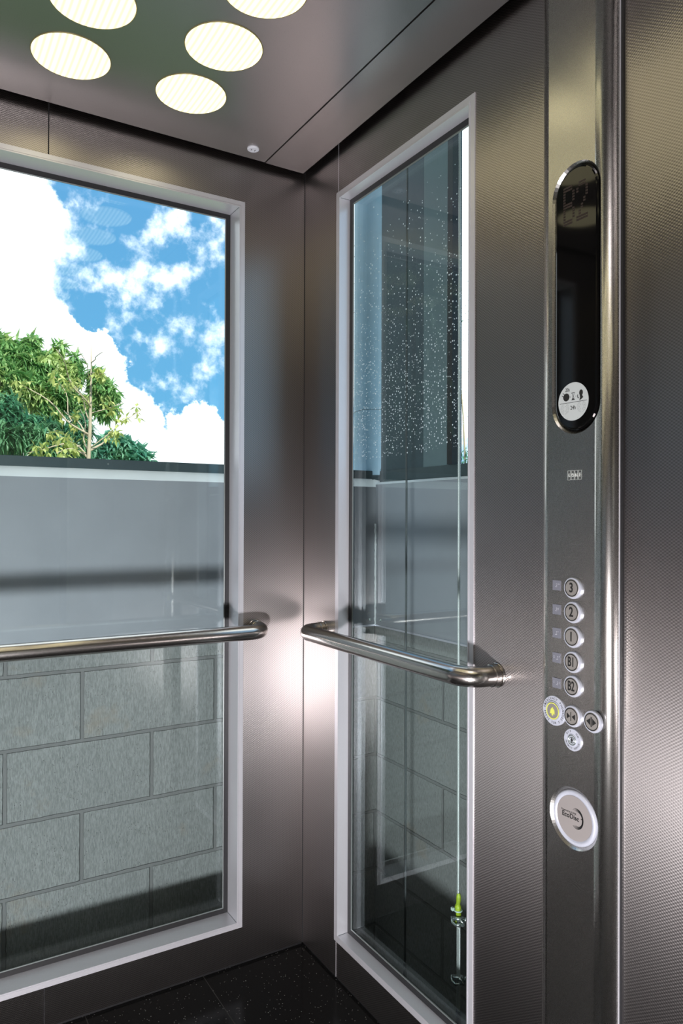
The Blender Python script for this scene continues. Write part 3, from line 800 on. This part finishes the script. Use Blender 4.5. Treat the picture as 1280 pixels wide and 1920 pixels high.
make_tree('tree', 'dark green palm-leafed shrub at the bottom left of the big window', 'shrub', 3.6,
          [(15, 800, 40), (60, 815, 38), (105, 825, 32), (140, 838, 24), (-30, 790, 50), (150, 800, 18), (10, 760, 22)],
          42, .13, .009, M_leaf_dk, (70, 900), fan=9, trunk_r=.04)
make_tree('bush', 'blue green bush low behind the sill, right of the bare tree', 'bush', 5.0,
          [(205, 830, 20), (230, 838, 20), (255, 848, 16), (275, 860, 12), (190, 850, 20), (240, 858, 18)],
          44, .13, .022, M_leaf_bl, (225, 900), fan=5, trunk_r=.04, nb=4)
# unseen dark tree added at left to darken what the side window mirrors
tr_ = thing('tree', (-4.6, 4.6, GZ), 'tall dark tree to the left outside, met only as a reflection in the narrow window', 'tree')
bm = B(); limb(bm, (-4.6, 4.6, GZ), (-4.5, 4.7, 4.2), .16, .07); obj('trunk', bm, M_bark, tr_, smooth=True)
random.seed(21); fol = B()
for _ in range(1500):
    d = rdir(); rr = random.random()**.35
    whorl(fol, Vector((-4.6+d.x*rr*2.1, 4.7+d.y*rr*2.1, 3.3+d.z*rr*2.2)), d, 6, .42, .07)
obj('foliage', fol, M_leaf_deep, tr_)
# slender nearly bare tree in front
b0 = at(166, 862, 3.0); base = b0.copy(); base.z = GZ
sl = thing('tree', base, 'slender pale-stemmed tree with thin bare upward twigs, in front of the foliage', 'tree')
bm = B(); tp = [base, at(166, 862, 3.0), at(169, 800, 3.0), at(170, 740, 3.0), at(171, 690, 3.0), at(171, 645, 3.0)]
tube(bm, tp, [.014, .013, .011, .008, .005, .002], 8); obj('trunk', bm, M_bark, sl, smooth=True)
random.seed(5); tips = []
for (a, b_, r_) in (((167,815),(42,722),.007), ((167,820),(120,770),.006), ((169,790),(125,700),.005), ((170,765),(105,655),.006), ((168,850),(150,768),.006),
                    ((168,845),(210,820),.009), ((168,840),(268,766),.004), ((171,775),(232,755),.004), ((171,680),(192,660),.002), ((170,715),(145,650),.002),
                    ((165,858),(115,830),.008), ((160,850),(100,805),.005), ((120,832),(50,850),.005), ((150,835),(105,850),.005), ((170,700),(200,700),.002), ((135,790),(100,700),.003)):
    bm = B(); A_ = at(a[0], a[1], 3.0); C_ = at(b_[0], b_[1], 3.0 + random.uniform(-.35, .35))
    pts = limb(bm, A_, C_, max(r_, .0035), max(r_*.4, .002), 6, .05)
    obj('branch', bm, M_bark, sl, smooth=True); tips += pts[4:]
fol = B()
for q in tips:
    if random.random() < .50 and q.z < at(170, 690, 3.0).z:
        for _ in range(random.randint(1, 4)): whorl(fol, q + rdir()*.04, rdir(.6), 4, .055, .013)
obj('foliage', fol, M_leaf_y, sl)
# wisp of a plant seen through the bright slit on the right
pb = hit(868, 872, 0, 1.6); pb.z = GZ
sp_ = thing('plant', pb, 'thin bare stemmed plant in the bright slit beside the right rope', 'plant')
def at0(px, py, X): return hit(px, py, 0, X)
bm = B(); tube(bm, [pb, at0(872, 872, 1.6), at0(868, 780, 1.6), at0(862, 700, 1.6), at0(858, 610, 1.6)], [.006, .005, .004, .003, .001], 6); obj('stem', bm, M_bark, sp_)
random.seed(9); fol = B()
for (x_, y_) in ((855,598),(860,604),(854,615),(868,870),(875,862),(866,858),(872,845),(878,852),(860,872),(856,866)):
    for _ in range(2): whorl(fol, at0(x_+random.uniform(-3,3), y_+random.uniform(-3,3), 1.6), rdir(.5), 4, .035, .006)
obj('foliage', fol, M_leaf_bl, sp_)
# pale house glimpsed behind the leaves
hp = at(45, 770, 9.0)
hs_ = thing('house', (hp.x, 9.2, GZ), 'pale house wall glimpsed through the leaves', 'house')
obj('wall', boxes((hp.x-.9, hp.x+.35, 9.0, 10.2, GZ, hp.z+.25)), M_house, hs_)
bm = B(); z0_ = hp.z+.25; v_ = [bm.verts.new(q) for q in ((hp.x-1.0, 8.9, z0_), (hp.x+.45, 8.9, z0_), (hp.x+.45, 10.3, z0_), (hp.x-1.0, 10.3, z0_), (hp.x-1.0, 9.6, z0_+.3), (hp.x+.45, 9.6, z0_+.3))]
for f in ((0,1,5,4), (2,3,4,5), (0,4,3), (1,2,5), (3,2,1,0)): bm.faces.new([v_[i] for i in f])
obj('roof', bm, M_roof, hs_)
obj('window', boxes((hp.x-.25, hp.x+.05, 8.98, 9.0, hp.z-.1, hp.z+.1)), M_win, hs_)

# ------------------------------------------------------------------ sky with clouds
wd = bpy.data.worlds.new('sky'); SC.world = wd; wd.use_nodes = True
class WT_(NT):
    def __init__(s, t): s.t = t; s.t.nodes.clear(); s.out = t.nodes.new('ShaderNodeOutputWorld')
T = WT_(wd.node_tree)
dirv = T.n('TexCoord').outputs['Generated']
n1 = T.n('TexNoise', {'Vector': dirv, 'Scale': 7.0, 'Detail': 9.0, 'Roughness': .62})
off = T.n('VectorMath', {0: T.n('VectorMath', {0: n1.outputs['Color'], 1: (.5,.5,.5)}, operation='SUBTRACT'), 1: (.17,.17,.17)}, operation='MULTIPLY')
dd = T.n('VectorMath', {0: dirv, 1: off}, operation='ADD')
acc = None
def blob(px, py, rp, amt, soft=.5):
    global acc
    c_ = ray(px, py).normalized(); R_ = rp/FPX/1.05
    ds = T.n('VectorMath', {0: dd, 1: tuple(c_)}, operation='DISTANCE').outputs['Value']
    k = T.n('MapRange', {0: ds, 1: R_*(1+soft), 2: R_*(1-soft), 3: 0., 4: amt}, interpolation_type='SMOOTHSTEP').outputs[0]
    acc = k if acc is None else T.math('ADD', acc, k)
for b_ in ((-60, 420, 150, 1.2, .12), (20, 560, 75, 1.2, .15), (-20, 680, 160, 1.2, .1), (60, 740, 120, 1.1, .1), (140, 680, 62, 1.1, .12), (190, 800, 105, 1.2, .1), (190, 690, 45, 1., .15), (250, 850, 70, 1.1, .15),
           (385, 830, 62, 1.1, .15), (350, 880, 70, 1.1, .15), (290, 425, 42, .42, .6), (325, 530, 36, .36, .7), (395, 600, 48, .42, .6), (205, 520, 50, .40, .7), (405, 470, 40, .30, .7), (130, 420, 40, .35, .7), (250, 580, 40, .38, .6), (310, 640, 36, .34, .7), (390, 690, 40, .25, .7),
           (-750, 500, 560, 1.2, .2), (875, 500, 330, 1.2, .2), (668, 600, 120, .8, .3)):  # large cloud far left is unseen, added to whiten the wall reflections
    blob(*b_)
# thin streak
dot = None
n2 = T.n('TexNoise', {'Vector': T.n('Mapping', {'Vector': dirv, 'Location': (3.1, .4, 7.)}), 'Scale': 24.0, 'Detail': 8.0, 'Roughness': .6}).outputs[0]
n3 = T.n('TexNoise', {'Vector': dirv, 'Scale': 60.0, 'Detail': 4.0}).outputs[0]
dens = T.math('ADD', T.math('MULTIPLY_ADD', n2, 2.2, -1.30), T.math('MULTIPLY', T.math('SUBTRACT', n3, .5), .12))
hz = T.n('SeparateXYZ', {0: dirv}).outputs
behind = T.n('MapRange', {0: hz[1], 1: .3, 2: -.2, 3: 0., 4: .25}).outputs[0]
zen = T.n('MapRange', {0: hz[2], 1: .62, 2: .85, 3: 0., 4: .9}).outputs[0]  # unseen cloud added overhead to brighten the sill and column
dens = T.math('ADD', T.math('ADD', T.math('ADD', dens, behind), zen), acc)
a_, b2_ = ray(200, 668).normalized(), ray(345, 735).normalized()
for k in range(6):
    t = k/5; c_ = a_.lerp(b2_, t).normalized()
    ds = T.n('VectorMath', {0: dd, 1: tuple(c_)}, operation='DISTANCE').outputs['Value']
    dens = T.math('ADD', dens, T.n('MapRange', {0: ds, 1: .026+.006*t, 2: .004, 3: 0., 4: .22}, interpolation_type='SMOOTHSTEP').outputs[0])
fac = T.n('MapRange', {0: dens, 1: -.12, 2: .62, 3: 0., 4: 1.}, interpolation_type='SMOOTHSTEP').outputs[0]
el = T.n('MapRange', {0: hz[2], 1: 0.05, 2: .6, 3: 0., 4: 1.}).outputs[0]
blue = T.mix(el, (.10, .30, .48), (.065, .205, .40))
colr = T.mix(fac, blue, (1.02, 1.04, 1.06))
below = T.math('LESS_THAN', hz[2], -.02)
colr = T.mix(below, colr, (.12, .13, .10))
bg = T.n('Background', {'Color': colr, 'Strength': 1.9})
T.t.links.new(bg.outputs[0], T.out.inputs[0])

# ------------------------------------------------------------------ lights
def lamp(name, typ, loc, energy, col, target=None, **kw):
    l = bpy.data.lights.new(name, typ); l.energy = energy; l.color = col
    for k, v_ in kw.items(): setattr(l, k, v_)
    o = bpy.data.objects.new(name, l); COL.objects.link(o); o.location = loc
    if target is not None: o.rotation_euler = (Vector(target)-Vector(loc)).to_track_quat('-Z', 'Y').to_euler()
    return o
s_ = lamp('sun', 'SUN', (0, -4, 9), 6.0, (1.0, .95, .86), None, angle=.01)
s_.rotation_euler = Vector((0, .8, -.6)).to_track_quat('-Z', 'Y').to_euler()
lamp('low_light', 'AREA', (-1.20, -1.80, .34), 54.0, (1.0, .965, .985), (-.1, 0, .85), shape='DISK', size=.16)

# ------------------------------------------------------------------ camera
cd = bpy.data.cameras.new('camera'); cam = bpy.data.objects.new('camera', cd); COL.objects.link(cam)
cam.matrix_world = Matrix.Translation(CAM) @ Matrix((RT, UP, -FW)).transposed().to_4x4()
cd.sensor_fit = 'VERTICAL'; cd.sensor_height = 36.0; cd.lens = FPX/1920*36.0
cd.shift_y = SY/1920; cd.clip_start = .01; cd.clip_end = 200
SC.camera = cam
vs = SC.view_settings; vs.view_transform = 'Standard'; vs.look = 'None'; vs.exposure = 0.0; vs.gamma = 1.0; vs.use_curve_mapping = False
SC.cycles.max_bounces = 10; SC.cycles.glossy_bounces = 7; SC.cycles.transparent_max_bounces = 24; SC.cycles.diffuse_bounces = 4
SC.cycles.sample_clamp_indirect = 6.0; SC.cycles.use_denoising = True; SC.cycles.caustics_reflective = True
